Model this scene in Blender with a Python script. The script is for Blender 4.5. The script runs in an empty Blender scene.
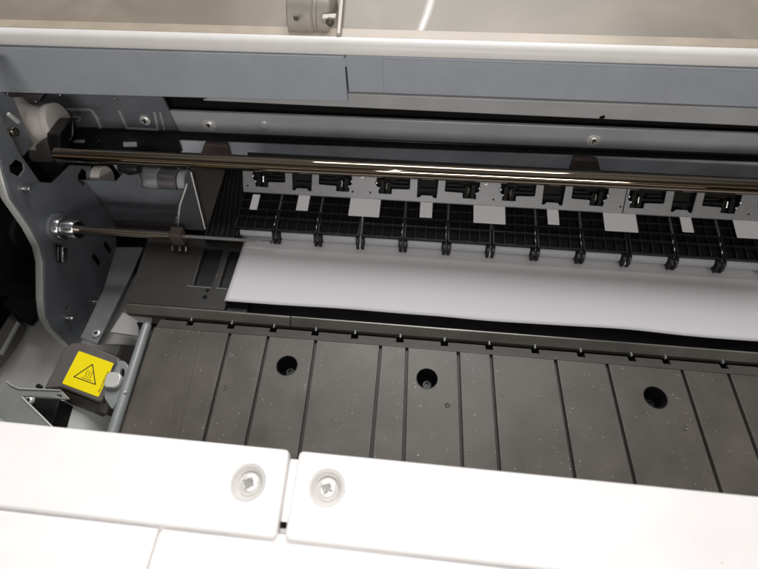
import bpy, bmesh, math, random
from mathutils import Vector, Matrix
random.seed(7)
S = bpy.context.scene
COL = S.collection

# ------------------------------------------------------------------ camera
CM = Matrix(((0.99497155, -0.07119074, 0.07045212),
             (0.09810816, 0.83431791, -0.54248356),
             (-0.02015966, 0.54666763, 0.83710698)))
EYE = Vector((0, 0, .28)); FL = 440.0; CX, CY = 379.0, 284.5

def P(px, py, **k):
    """point of the machine seen at a photo pixel, on the plane x=, y= or z= given (metres)"""
    d = CM @ Vector((px-CX, -(py-CY), -FL))
    a = 'xyz'.index(list(k)[0]); t = (list(k.values())[0]-EYE[a])/d[a]
    return EYE + d*t

cam_d = bpy.data.cameras.new('camera'); cam = bpy.data.objects.new('camera', cam_d); COL.objects.link(cam)
cam.matrix_world = Matrix.Translation(EYE) @ CM.to_4x4()
cam_d.sensor_fit = 'HORIZONTAL'; cam_d.sensor_width = 36; cam_d.lens = FL/758*36
cam_d.clip_start = .005; cam_d.clip_end = 50
cam_d.dof.use_dof = True; cam_d.dof.focus_distance = .275; cam_d.dof.aperture_fstop = 9
S.camera = cam

# ------------------------------------------------------------------ materials
def mat(name, col, rough=.5, metal=0., var=.12, vscale=60, bump=.0, bscale=900, dust=0., dscale=260, rvar=.12,
        aniso=0, stretch=(1, 1, 1), spec=.5, smear=0., emis=None, coat=0, trans=0, alpha=1, dustcol=(.55, .52, .47)):
    m = bpy.data.materials.new(name); m.use_nodes = True
    nt = m.node_tree; N = nt.nodes; L = nt.links; b = N['Principled BSDF']
    b.inputs['Metallic'].default_value = metal; b.inputs['Specular IOR Level'].default_value = spec
    b.inputs['Coat Weight'].default_value = coat
    b.inputs['Transmission Weight'].default_value = trans; b.inputs['Alpha'].default_value = alpha
    tc = N.new('ShaderNodeTexCoord'); mp = N.new('ShaderNodeMapping'); mp.inputs['Scale'].default_value = stretch
    L.new(tc.outputs['Object'], mp.inputs['Vector']); vec = mp.outputs['Vector']
    n1 = N.new('ShaderNodeTexNoise'); n1.inputs['Scale'].default_value = vscale; n1.inputs['Detail'].default_value = 6
    n1.inputs['Roughness'].default_value = .6; L.new(vec, n1.inputs['Vector'])
    mr = N.new('ShaderNodeMapRange'); mr.inputs[1].default_value = .3; mr.inputs[2].default_value = .7
    mr.inputs[3].default_value = 1-var; mr.inputs[4].default_value = 1+var; L.new(n1.outputs['Fac'], mr.inputs[0])
    vm = N.new('ShaderNodeVectorMath'); vm.operation = 'SCALE'; vm.inputs[0].default_value = col
    L.new(mr.outputs[0], vm.inputs['Scale']); cur = vm.outputs[0]
    if smear:
        n3 = N.new('ShaderNodeTexNoise'); n3.inputs['Scale'].default_value = 14; n3.inputs['Detail'].default_value = 3
        n3.inputs['Distortion'].default_value = 1.5
        L.new(tc.outputs['Object'], n3.inputs['Vector'])
        m3 = N.new('ShaderNodeMapRange'); m3.inputs[1].default_value = .35; m3.inputs[2].default_value = .7
        m3.inputs[3].default_value = 1-smear; m3.inputs[4].default_value = 1+smear*.5; L.new(n3.outputs['Fac'], m3.inputs[0])
        v3 = N.new('ShaderNodeVectorMath'); v3.operation = 'SCALE'; L.new(cur, v3.inputs[0]); L.new(m3.outputs[0], v3.inputs['Scale']); cur = v3.outputs[0]
    if dust:
        for sc, th in ((dscale, .13), (dscale*.42, .085), (dscale*2.4, .20)):
            vo = N.new('ShaderNodeTexVoronoi'); vo.inputs['Scale'].default_value = sc; L.new(tc.outputs['Object'], vo.inputs['Vector'])
            sp = N.new('ShaderNodeSeparateColor'); L.new(vo.outputs['Color'], sp.inputs[0])
            # speck radius varies from cell to cell; most cells have none
            rr = N.new('ShaderNodeMapRange'); rr.inputs[1].default_value = 1-dust; rr.inputs[2].default_value = 1; rr.inputs[3].default_value = 0; rr.inputs[4].default_value = th
            L.new(sp.outputs[0], rr.inputs[0])
            lt = N.new('ShaderNodeMath'); lt.operation = 'LESS_THAN'; L.new(vo.outputs['Distance'], lt.inputs[0]); L.new(rr.outputs[0], lt.inputs[1])
            ml = N.new('ShaderNodeMath'); ml.operation = 'MULTIPLY'; L.new(lt.outputs[0], ml.inputs[0]); L.new(sp.outputs[1], ml.inputs[1])
            mx = N.new('ShaderNodeMix'); mx.data_type = 'RGBA'; L.new(ml.outputs[0], mx.inputs[0]); L.new(cur, mx.inputs[6]); mx.inputs[7].default_value = (*dustcol, 1)
            cur = mx.outputs[2]
    L.new(cur, b.inputs['Base Color'])
    r = N.new('ShaderNodeMapRange'); r.inputs[1].default_value = .3; r.inputs[2].default_value = .7
    r.inputs[3].default_value = max(.02, rough*(1-rvar)); r.inputs[4].default_value = min(1, rough*(1+rvar)); L.new(n1.outputs['Fac'], r.inputs[0]); L.new(r.outputs[0], b.inputs['Roughness'])
    if bump:
        n2 = N.new('ShaderNodeTexNoise'); n2.inputs['Scale'].default_value = bscale; n2.inputs['Detail'].default_value = 3; L.new(vec, n2.inputs['Vector'])
        bp = N.new('ShaderNodeBump'); bp.inputs['Strength'].default_value = bump; bp.inputs['Distance'].default_value = .0004
        L.new(n2.outputs['Fac'], bp.inputs['Height']); L.new(bp.outputs[0], b.inputs['Normal'])
    return m

M_white = mat('white_plastic', (.84, .83, .82), .42, var=.02, bump=.06, bscale=1200, smear=.02)
M_cover = mat('white_cover_plastic', (.90, .885, .885), .5, var=.02, bump=.12, bscale=1500, smear=.04, dust=.05, dscale=120, dustcol=(.55, .52, .5))
M_beam = mat('grey_painted_metal', (.40, .435, .49), .42, var=.04, bump=.4, bscale=1800, dust=.10, dscale=150, smear=.03)
M_lowbeam = mat('grey_lower_metal', (.42, .425, .44), .4, var=.05, bump=.2, bscale=2500, stretch=(.3, 1, 1), smear=.1)
M_band = mat('zinc_band', (.46, .475, .51), .36, metal=.15, var=.08, bump=.1, bscale=1500, stretch=(.2, 1, 1), smear=.1)
M_zinc = mat('zinc_sheet', (.22, .237, .265), .38, metal=.3, var=.10, vscale=55, bump=.2, bscale=1800, smear=.2, dust=.12, dscale=150)
M_zinc2 = mat('zinc_inner_sheet', (.20, .215, .24), .45, metal=.25, var=.06, vscale=35, bump=.12, bscale=1800, smear=.1)
M_zinclit = mat('zinc_pan', (.44, .44, .43), .48, metal=.15, var=.06, vscale=30, bump=.12, bscale=1500, smear=.15)
M_rim = mat('lit_sheet_edge', (.5, .51, .50), .38, metal=.3, var=.06, bump=.1, smear=.1)  # sheet metal made paler: light on front-facing edges put into the colour
M_platen = mat('platen_plastic', (.102, .091, .078), .37, var=.09, vscale=45, bump=.3, bscale=2300, dust=.22, dscale=260, smear=.22, rvar=.2)
M_groove = mat('groove_floor', (.014, .012, .011), .5, var=.1, dust=.04)  # near-black colour carries the shade down in the grooves
M_bevel = mat('shaded_bevel_plastic', (.066, .059, .052), .40, var=.08, bump=.2, bscale=2000, dust=.07, smear=.1)  # platen plastic darkened: shade of the tilted strip put into the colour
M_lip = mat('brushed_lip', (.21, .20, .18), .34, metal=.45, var=.18, vscale=90, stretch=(.12, 1, 1), bump=.12, smear=.25, rvar=.3)
M_rear = mat('rear_plate_plastic', (.038, .035, .032), .42, var=.07, vscale=40, bump=.22, bscale=2200, dust=.05, smear=.2)
M_black = mat('black_plastic', (.012, .012, .013), .32, var=.2, bump=.15, bscale=1400)
M_dull = mat('dull_black', (.0035, .0035, .0035), .55, var=.2, spec=.18)
M_blackm = mat('matt_black', (.006, .006, .006), .7, var=.2, spec=.2)
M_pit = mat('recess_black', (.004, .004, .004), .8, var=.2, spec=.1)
M_ribs = mat('glossy_black_ribs', (.006, .0057, .006), .36, var=.2, bump=.1, bscale=900, rvar=.3)
M_paper = mat('plain_paper', (.80, .775, .80), .85, var=.012, vscale=300, bump=.15, bscale=2500, spec=.2)
M_label = mat('label_paper', (.74, .73, .76), .6, var=.03, vscale=300, bump=.05, spec=.3)
M_roller = mat('roller_rubber', (.42, .44, .465), .45, var=.04, vscale=200, bump=.1, bscale=2500, spec=.4)
M_chrome = mat('polished_steel', (.36, .30, .23), .045, metal=1, var=.01, vscale=80, stretch=(.1, 1, 1), rvar=.2)
M_rod = mat('turned_steel', (.52, .46, .38), .22, metal=1, var=.06, vscale=80, stretch=(.1, 1, 1), rvar=.3)
M_screw = mat('screw_steel', (.75, .75, .76), .22, metal=1, var=.1, vscale=300)
M_brkt = mat('stamped_bracket', (.215, .22, .232), .40, metal=.3, var=.10, vscale=300, bump=.25, bscale=2500)
M_brown = mat('brown_bracket', (.105, .085, .077), .45, var=.1, bump=.15)
M_taupe = mat('dark_taupe_plastic', (.105, .095, .088), .5, var=.08, bump=.25, bscale=2000, dust=.04)
M_plum = mat('plum_grey_plastic', (.065, .057, .06), .5, var=.1)
M_spool = mat('off_white_nylon', (.62, .585, .56), .5, var=.04, bump=.1)
M_yellow = mat('yellow_sticker', (.95, .78, .003), .42, var=.02, spec=.4)
M_ink = mat('black_ink', (.03, .025, .01), .55)
M_inkfade = mat('worn_ink', (.12, .10, .015), .6)
M_tube = mat('pale_grey_tube', (.52, .535, .51), .5, var=.03, bump=.1, smear=.05)
M_bar = mat('grey_bar', (.26, .278, .28), .42, metal=.1, var=.07, bump=.15, smear=.15)
M_darkpanel = mat('dark_panel', (.02, .017, .016), .45, var=.12, bump=.1)
M_strut = mat('strut_paint', (.235, .25, .24), .42, metal=.1, var=.07, smear=.15, bump=.1)
M_wing = mat('dark_wing_metal', (.05, .053, .062), .35, metal=.3, var=.1, bump=.1)
M_flange = mat('flange_sheet', (.29, .29, .30), .42, metal=.2, var=.06, smear=.15, bump=.1)
M_tab = mat('light_tab', (.56, .56, .54), .4, metal=.1, var=.04)
M_lid = mat('smoky_lid', (.285, .25, .205), .42, var=.07, vscale=9, bump=.04, bscale=200, smear=.14)
M_lidpart = mat('lid_inner_metal', (.46, .43, .39), .5, metal=.3, var=.06)
M_palescrew = mat('bright_zinc', (.86, .85, .83), .38, metal=.5, var=.05)
M_slot = mat('slot_grey', (.30, .29, .28), .5)
M_capp = mat('screw_cup', (.66, .645, .63), .3, var=.03, spec=.6)

# ------------------------------------------------------------------ mesh building
class MB:
    def __init__(s): s.v = []; s.f = []
    def add(s, vs, fs):
        o = len(s.v); s.v += [Vector(v) for v in vs]; s.f += [[o+i for i in f] for f in fs]; return s
    def box(s, x0, x1, y0, y1, z0, z1):
        vs = [(x, y, z) for z in (z0, z1) for y in (y0, y1) for x in (x0, x1)]
        return s.add(vs, [(0, 2, 3, 1), (4, 5, 7, 6), (0, 1, 5, 4), (1, 3, 7, 5), (3, 2, 6, 7), (2, 0, 4, 6)])
    def loft(s, A, B):
        n = len(A); fs = [(i, (i+1) % n, n+(i+1) % n, n+i) for i in range(n)]
        return s.add(list(A)+list(B), fs+[list(range(n))[::-1], list(range(n, 2*n))])
    def xbar(s, prof, x0, x1, prof1=None):
        prof1 = prof1 or prof
        return s.loft([(x0, y, z) for y, z in prof], [(x1, y, z) for y, z in prof1])
    def prism(s, pts, off):
        off = Vector(off); pts = [Vector(p) for p in pts]
        return s.loft(pts, [p+off for p in pts])
    def lathe(s, p0, ax, prof, seg=32, caps=True):
        """prof: (distance along ax, radius)"""
        p0 = Vector(p0); ax = Vector(ax).normalized(); u = ax.orthogonal().normalized(); w = ax.cross(u)
        rings = [[p0+ax*d+(u*math.cos(2*math.pi*i/seg)+w*math.sin(2*math.pi*i/seg))*r for i in range(seg)] for d, r in prof]
        o = []; fs = []
        for k, r in enumerate(rings):
            o += r
            if k: fs += [((k-1)*seg+i, (k-1)*seg+(i+1) % seg, k*seg+(i+1) % seg, k*seg+i) for i in range(seg)]
        if caps: fs += [list(range(seg))[::-1], [(len(rings)-1)*seg+i for i in range(seg)]]
        return s.add(o, fs)
    def cyl(s, a, b, r, seg=28, ch=0, r1=None):
        a = Vector(a); b = Vector(b); L = (b-a).length; r1 = r if r1 is None else r1
        pr = [(0, r-ch), (ch, r), (L-ch, r1), (L, r1-ch)] if ch else [(0, r), (L, r1)]
        return s.lathe(a, b-a, pr, seg)
    def tube(s, pts, r, seg=10):
        for a, b in zip(pts, pts[1:]): s.cyl(a, b, r, seg)
        return s
    def ball(s, c, r, seg=14):
        c = Vector(c)
        return s.lathe(c-Vector((0, 0, r)), (0, 0, 1), [(r-r*math.cos(math.pi*k/8), max(1e-6, r*math.sin(math.pi*k/8))) for k in range(9)], seg)
    def mesh(s, me, mx=None):
        vs = [(mx @ v.co if mx else v.co.copy()) for v in me.vertices]
        return s.add(vs, [list(p.vertices) for p in me.polygons])
    def plate(s, outline, holes, th, O, U, V, bev=.0003):
        """flat sheet: outline and holes in (u,v); top face at O, thickness below it"""
        me = curve_mesh(outline, holes, th, bev)
        U = Vector(U).normalized(); V = Vector(V); V = (V-U*V.dot(U)).normalized(); W = U.cross(V)
        mx = Matrix((U, V, W)).transposed().to_4x4(); mx.translation = Vector(O)-W*(th/2)
        s.mesh(me, mx); bpy.data.meshes.remove(me); return s

def flat_sheet(outline, holes, th, O, U, V):
    """sheet with many cut-outs, triangulated directly"""
    from mathutils.geometry import delaunay_2d_cdt
    U = Vector(U).normalized(); V = Vector(V).normalized(); W = U.cross(V); O = Vector(O)
    loops = [list(outline)]+[list(h) for h in holes]
    co = []; edges = []
    for lp_ in loops:
        n0 = len(co); co += [Vector((p[0], p[1])) for p in lp_]; edges += [(n0+i, n0+(i+1) % len(lp_)) for i in range(len(lp_))]
    K = 100.0
    vs, ed, fc, *_ = delaunay_2d_cdt([c*K for c in co], edges, [], 0, 1e-6)
    vs = [v/K for v in vs]
    def inside(p, poly):
        c = False
        for i in range(len(poly)):
            a = poly[i-1]; b = poly[i]
            if (a[1] > p[1]) != (b[1] > p[1]) and p[0] < (b[0]-a[0])*(p[1]-a[1])/(b[1]-a[1])+a[0]: c = not c
        return c
    tris = []
    for f in fc:
        m_ = sum((vs[i] for i in f), Vector((0, 0)))/len(f)
        if inside(m_, loops[0]) and not any(inside(m_, h) for h in loops[1:]): tris.append(list(f))
    w = MB(); n = len(vs)
    pts = [O+U*v[0]+V*v[1] for v in vs]
    fs = [t for t in tris]+[[n+i for i in t[::-1]] for t in tris]
    cnt = {}
    for t in tris:
        for i in range(len(t)):
            a, b = t[i-1], t[i]; cnt[(a, b)] = 1
    for (a, b) in cnt:
        if (b, a) not in cnt: fs.append([a, n+a, n+b, b])
    return w.add(pts+[p-W*th for p in pts], fs)

def curve_mesh(outline, holes, th, bev):
    cu = bpy.data.curves.new('tmp', 'CURVE'); cu.dimensions = '2D'; cu.fill_mode = 'BOTH'
    bev = min(bev, th*.45)
    cu.extrude = th/2-bev; cu.bevel_depth = bev; cu.bevel_resolution = 1; cu.offset = -bev
    for pts in [outline]+list(holes):
        sp = cu.splines.new('POLY'); sp.points.add(len(pts)-1)
        for p, q in zip(sp.points, pts): p.co = (q[0], q[1], 0, 1)
        sp.use_cyclic_u = True
    ob = bpy.data.objects.new('tmp', cu); COL.objects.link(ob)
    dg = bpy.context.evaluated_depsgraph_get(); dg.update()
    me = bpy.data.meshes.new_from_object(ob.evaluated_get(dg))
    bpy.data.objects.remove(ob); bpy.data.curves.remove(cu); return me

def circle(cx, cy, r, n=28): return [(cx+r*math.cos(2*math.pi*i/n), cy+r*math.sin(2*math.pi*i/n)) for i in range(n)]
def rrect(x0, x1, y0, y1, r=.001, n=3):
    o = []
    for cx, cy, a in ((x1-r, y1-r, 0), (x0+r, y1-r, 90), (x0+r, y0+r, 180), (x1-r, y0+r, 270)):
        for k in range(n+1):
            t = math.radians(a+90*k/n); o.append((cx+r*math.cos(t), cy+r*math.sin(t)))
    return o
def rpoly(pts, r=.0008, n=3):
    """polygon with rounded corners"""
    out = []; m = len(pts)
    for i in range(m):
        a, b, c = Vector(pts[i-1]), Vector(pts[i]), Vector(pts[(i+1) % m])
        d1 = a-b; d2 = c-b; k = min(r, d1.length*.45, d2.length*.45)
        p = b+d1.normalized()*k; q = b+d2.normalized()*k
        for j in range(n+1):
            t = j/n; out.append(tuple(p*(1-t)**2+b*2*t*(1-t)+q*t*t))
    return out

def link(name, mb, m, parent=None, bevel=0, smooth=40, label=None, group=None):
    me = bpy.data.meshes.new(name); me.from_pydata([tuple(v) for v in mb.v], [], mb.f); me.update()
    bm = bmesh.new(); bm.from_mesh(me); bmesh.ops.recalc_face_normals(bm, faces=bm.faces)
    bm.to_mesh(me); bm.free()
    c = sum((Vector(v) for v in [(min(p[i] for p in mb.v), max(p[i] for p in mb.v)) for i in range(3)] and [
        tuple(min(p[i] for p in mb.v) for i in range(3)), tuple(max(p[i] for p in mb.v) for i in range(3))]), Vector())/2
    me.transform(Matrix.Translation(-c)); me.materials.append(m)
    if smooth:
        me.shade_smooth(); me.set_sharp_from_angle(angle=math.radians(smooth))
    o = bpy.data.objects.new(name, me); COL.objects.link(o)
    if parent:
        o.parent = parent; base = world(parent); o.location = c-base
    else: o.location = c
    if bevel:
        md = o.modifiers.new('edge', 'BEVEL'); md.width = bevel; md.segments = 2; md.limit_method = 'ANGLE'; md.angle_limit = math.radians(40)
        md.harden_normals = False
    if label: o['label'] = label
    if group: o['group'] = group
    return o
def link_split(name, mb, m, parent, **k):
    """every loose piece of mb becomes an object of its own"""
    root = list(range(len(mb.v)))
    def find(i):
        while root[i] != i: root[i] = root[root[i]]; i = root[i]
        return i
    for f in mb.f:
        for i in f[1:]: root[find(i)] = find(f[0])
    gs = {}
    for f in mb.f: gs.setdefault(find(f[0]), []).append(f)
    out = []
    for g in gs.values():
        ids = sorted({i for f in g for i in f}); mp = {i: n for n, i in enumerate(ids)}
        w = MB(); w.v = [mb.v[i] for i in ids]; w.f = [[mp[i] for i in f] for f in g]
        out.append(link(name, w, m, parent, **k))
    return out
def world(o):
    v = Vector()
    while o: v += o.location; o = o.parent
    return v

printer = bpy.data.objects.new('wide_format_printer', None); COL.objects.link(printer)
printer.location = (0, .15, -.10); printer.empty_display_size = .05
printer['label'] = 'open wide format printer with grey metal frame, black pinch rollers and white covers'
printer['category'] = 'printer'
def part(name, mb, m, bevel=0, **k): return link(name, mb, m, printer, bevel, **k)

def phillips(c, ax, r, parent, h=.0012, name='screw', washer=None, m=None, label=None, group=None, slot=None):
    """domed cross-head screw"""
    ax = Vector(ax).normalized(); c = Vector(c); mb = MB()
    if washer: mb.lathe(c, ax, [(0, washer), (.0004, washer), (.0006, washer*.93), (.0006, r)], 28)
    mb.lathe(c, ax, [(0, r), (h*.4, r), (h*.8, r*.86), (h, r*.6), (h, r*.42), (h*.35, r*.30), (h*.35, .00001)], 28)
    u = ax.orthogonal().normalized(); w = ax.cross(u); t = math.radians(25); u, w = u*math.cos(t)+w*math.sin(t), w*math.cos(t)-u*math.sin(t)
    o = link(name, mb, m or M_palescrew, parent, label=label, group=group)
    k = MB()
    for a, b in ((u, w), (w, u)):
        p = [c+ax*(h*.9)+a*(r*.55)+b*(r*.11), c+ax*(h*.9)+a*(r*.55)-b*(r*.11), c+ax*(h*.9)-a*(r*.55)-b*(r*.11), c+ax*(h*.9)-a*(r*.55)+b*(r*.11)]
        if a is w: p = [q+ax*.00003 for q in p]
        k.prism(p, ax*(h*.12))
    link('cross_slot', k, slot or M_blackm, o, smooth=0)
    return o

XL, XR = -.46, .36
XS_ = -.2865
# ================================================================== PLATEN (front, grooved)
Y0, Y1 = .008, .131
def xline(a, b):
    A = P(*a, z=0); B = P(*b, z=0); s = (B.x-A.x)/(B.y-A.y)
    return lambda y: A.x+s*(y-A.y)
grooves = [((229.5, 334.9), (204.4, 437.8)), ((267.8, 338.8), (246.6, 439.9)), ((315.5, 341.5), (301.4, 440)), ((380.5, 346.7), (372.6, 440)),
           ((406.9, 348), (403.7, 458)), ((458.3, 352), (462.3, 465)), ((491, 354.7), (499.3, 469.3)), ((555.5, 360), (574.7, 476.7)),
           ((607, 364), (635, 482.8)), ((682.4, 371.2), (721, 491.2)), ((728.8, 374.4), (748.9, 430))]
gl = [(xline(*g), .0011) for g in grooves]
left_edge = xline((155, 326), (120, 430))
hair = []
a0, a1 = xline((184, 330), (163, 434)), xline((201, 332), (179, 435))
for k in (0, .35, .6, 1.0): hair.append((lambda y, k=k: a0(y)*(1-k)+a1(y)*k, .00005))
gx = xline((229.5, 334.9), (204.4, 437.8))
lines = [(left_edge, 0)]+hair+gl
gR = gl[-1][0]
for d in (.034, .062, .095): lines.append((lambda y, d=d: gR(y)+d, .0010))
lines.append((lambda y: XR, 0))
holes = [P(287, 365.5, z=0), P(427, 378.5, z=0), P(655.5, 397.5, z=0), Vector((.262, .1195, 0))]
HR = .0069
mb = MB(); top = []
for (fa, wa), (fb, wb) in zip(lines, lines[1:]):
    out = [(fa(Y0)+wa, Y0), (fb(Y0)-wb, Y0), (fb(Y1)-wb, Y1), (fa(Y1)+wa, Y1)]
    hs = [circle(h.x, h.y, HR+.0004, 40) for h in holes if fa(h.y) < h.x < fb(h.y)]
    mb.plate(out, hs, .0032, (0, 0, 0), (1, 0, 0), (0, 1, 0), bev=.00022 if wb > .0005 or wa > .0005 else .00006)
platen = part('platen', mb, M_platen, label='brown grey grooved platen plate with three round holes')
base = MB(); base.plate([(left_edge(Y0)+.0005, Y0), (XR, Y0), (XR, Y1+.003), (left_edge(Y1)+.0005, Y1+.003)],
                        [circle(h.x, h.y, HR+.0004, 40) for h in holes], .003, (0, 0, -.0026), (1, 0, 0), (0, 1, 0), bev=.0001)
link('groove_floor', base, M_groove, platen)
for i, h in enumerate(holes):
    w = MB(); w.lathe((h.x, h.y, .00015), (0, 0, -1), [(0, HR+.00055), (0, HR+.0001), (.0006, HR-.0002), (.012, HR-.0006), (.012, HR-.0001), (.0006, HR+.0004)], 40, caps=False)
    hw = link('hole_sleeve', w, M_black if i else M_black, platen)
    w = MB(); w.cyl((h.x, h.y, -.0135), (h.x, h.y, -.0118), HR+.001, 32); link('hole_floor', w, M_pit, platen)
    w = MB(); w.lathe((h.x+.0006, h.y-.0008, -.0117), (0, 0, 1), [(0, .0034), (.0016, .0034), (.0022, .0028), (.0022, .0017), (.0012, .0014), (.0012, .00001)], 24)
    link('sunken_screw', w, M_black, platen)
for p in ((224.7, 387.6), (447.5, 405.5), (685, 428)):
    c = P(*p, z=0); w = MB(); w.lathe((c.x, c.y, -.0003), (0, 0, 1), [(0, .0017), (.0005, .0017), (.0007, .0014), (.0005, .0011), (.0004, .0007), (.0006, .0004), (.0006, .00001)], 24)
    link('moulding_nub', w, M_platen, platen)
# rear bevelled strip with notches
notch_px = [(189.5, 323), (230.5, 326), (273, 329), (315, 333), (354.5, 336), (400, 339.5), (444.5, 343), (489.5, 346.5), (535.5, 350), (581.5, 354), (632.5, 358), (667, 361), (725, 366)]
nx = [P(*p, z=-.001).x for p in notch_px]+[.245, .277, .308]
D = Vector((0, .0074, -.0022)); DL = D.length
o = [(left_edge(Y1)+.0006, 0), (XR, 0), (XR, DL)]
for x in sorted(nx, reverse=True): o += [(x+.0025, DL), (x+.0025, DL-.0036), (x-.0025, DL-.0036), (x-.0025, DL)]
o += [(left_edge(Y1)+.0006, DL)]
w = MB(); w.plate(o, [], .002, (0, Y1+.0003, -.0001), (1, 0, 0), D, bev=.0002)
link('bevelled_strip', w, M_bevel, platen)
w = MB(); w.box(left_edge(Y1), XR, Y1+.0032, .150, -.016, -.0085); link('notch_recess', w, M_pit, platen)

# ================================================================== REAR PLATE, LIP, CHANNEL
ZR = .003
lx0 = P(123.5, 309, z=ZR).x; chx = P(222, 316, z=ZR).x
yl0 = P(379, 333.3, z=-.0018).y; yl1 = P(379, 324.3, z=ZR).y
w = MB(); w.xbar([(yl0, -.0018), (yl1, ZR), (yl1+.0012, ZR), (yl1+.0012, -.006), (yl0, -.006)], lx0, P(289.7, 326, z=0).x-.0003)
w.xbar([(yl0, -.0018), (yl1, ZR), (yl1+.0012, ZR), (yl1+.0012, -.006), (yl0, -.006)], P(289.7, 326, z=0).x+.0003, XR)
lip = part('platen_lip', w, M_lip, bevel=.0003, label='brushed grey metal lip behind the grooved platen')
w = MB()
for x in nx: w.box(x-.0004, x+.0006, yl0-.0022, yl0+.0005, -.003, -.0012)
link_split('locating_pin', w, M_bar, lip, smooth=0)
# left plate with two pockets
back_y = .2135
lx1 = P(143, 246, z=ZR).x
def q2(px, py, z=ZR): p = P(px, py, z=z); return (p.x, p.y)
pk1 = rpoly([q2(204, 248), q2(223.5, 249), q2(211.5, 286), q2(193, 285)][::-1], .0006)
pk2 = rpoly([q2(229.5, 250), q2(243, 251), q2(231.5, 288), q2(218.5, 287)][::-1], .0006)
w = MB(); w.plate([(lx0, yl1+.0014), (chx, yl1+.0014), (chx, back_y-.02), (-.118, back_y-.02), (-.118, back_y), (lx1, back_y)], [pk1, pk2], .0035, (0, 0, ZR), (1, 0, 0), (0, 1, 0), bev=.0006)
rear = part('side_plate_cover', w, M_rear, label='dark brown plate with two long pockets beside the paper')
w = MB(); w.box(lx0+.002, -.1185, yl1+.003, back_y-.001, -.0030, -.0007); link('pocket_floor', w, M_black, rear)
w = MB(); a = P(189, 285.5, z=ZR+.0001); b = P(232, 288, z=ZR+.0001)
for x0, x1 in ((a.x-.001, P(211, 286, z=ZR).x+.0005), (P(218, 287, z=ZR).x-.001, P(227, 288, z=ZR).x)):
    w.box(x0, x1, a.y-.0009, a.y-.0003, ZR-.0002, ZR+.00025)
link_split('pocket_edge', w, M_bar, rear, smooth=0)
for p, r in (((207.5, 290.5), .0014), ((205.2, 297), .0018)):
    c = P(*p, z=ZR); w = MB(); w.lathe((c.x, c.y, ZR-.0002), (0, 0, 1), [(0, r), (.0005, r), (.0007, r*.8), (.0002, r*.5), (.0002, .00001)], 20); link('black_screw', w, M_black, rear)
w = MB(); w.xbar([(yl1+.0014, -.006), (yl1+.0014, -.0085), (.25, -.0085), (.25, .0005), (.175, .0005), (.163, -.006)], chx+.0002, XR)
chan = part('feed_channel', w, M_black, label='black channel under the front edge of the paper')

# ================================================================== PAPER
pl0 = P(225.2, 300.8, z=.0035); pl1 = P(243.5, 240, z=.0062)
nxp, nyp = 150, 26; vs = []; fs = []
x_end = .36
for j in range(nyp+1):
    t = j/nyp
    for i in range(nxp+1):
        s = i/nxp
        xa = pl0.x*(1-t)+pl1.x*t
        x = xa+(x_end-xa)*s
        yb = pl0.y-.0003+.0006*math.exp(-((x-.03)/.025)**2)+.0008*math.exp(-((x-.155)/.03)**2)-.0006*math.sin(x*38)
        y = yb+(.245-yb)*t
        z = .0035+.0014*t+.0002*math.sin(x*41+1)*(1-t)**2+.0001*math.sin(x*97)*(1-t)**3+.0012*(1-t)**3
        vs.append((x, y, z))
for j in range(nyp):
    for i in range(nxp):
        a = j*(nxp+1)+i; fs.append((a, a+1, a+nxp+2, a+nxp+1))
w = MB().add(vs, fs)
paper = link('paper_sheet', w, M_paper, None, smooth=180)
md = paper.modifiers.new('thickness', 'SOLIDIFY'); md.thickness = .00018; md.offset = -1
paper['label'] = 'long white sheet of paper lying under the black pinch rollers'; paper['category'] = 'paper'

# ================================================================== PINCH ROLLERS
RX0 = -.1376; PIT = .0333; RW = .0267
ry, rz, rr = .2170, .0098, .0052
nseg = 14
# slope of the housings
HA = Vector((0, .2128, .0185)); HB = P(379, 196.5, z=.0245); HB.x = 0; HD = HB-HA; HL = HD.length; HDn = HD.normalized(); HN = Vector((1, 0, 0)).cross(HDn)
HN = HN if HN.z > 0 else -HN
def hp(x, s, n=0): return Vector((x, 0, 0))+HA+HDn*s+HN*n
def frame(pts, n=0): return [hp(x, s, n) for x, s in pts]
def build_housing(x0, wd, seamL, seamR):
    """black ribbed holder of one roller, in (x, s) on the slope"""
    e = PIT-RW
    xa = x0-(e/2-.0007 if seamL else e/2-.0003); xb = x0+RW+(e/2-.0007 if seamR else e/2-.0003)
    holes_ = []
    cols = 4; cw = (xb-xa-.002)/cols
    for c in range(cols):
        for (s0, s1) in ((.0010, .0102), (.0118, .0178), (.0190, .0262), (.0272, .0350)):
            holes_.append(rrect(xa+.001+c*cw+.0003, xa+.001+(c+1)*cw-.0003, s0, min(s1, HL-.001), .0005, 2))
    w = MB()
    w.plate([(xa, 0), (xb, 0), (xb, HL), (xa, HL)], holes_, .0026, HA+HN*.0002, (1, 0, 0), HDn, bev=.00018)
    # raised long ribs
    for s_, h_ in ((.0110, .0008), (.0184, .0003)):
        w.prism(frame([(xa, s_-.0003), (xb, s_-.0003), (xb, s_+.0003), (xa, s_+.0003)], .0001), HN*h_)
    return w, xa, xb
first = {}
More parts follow.
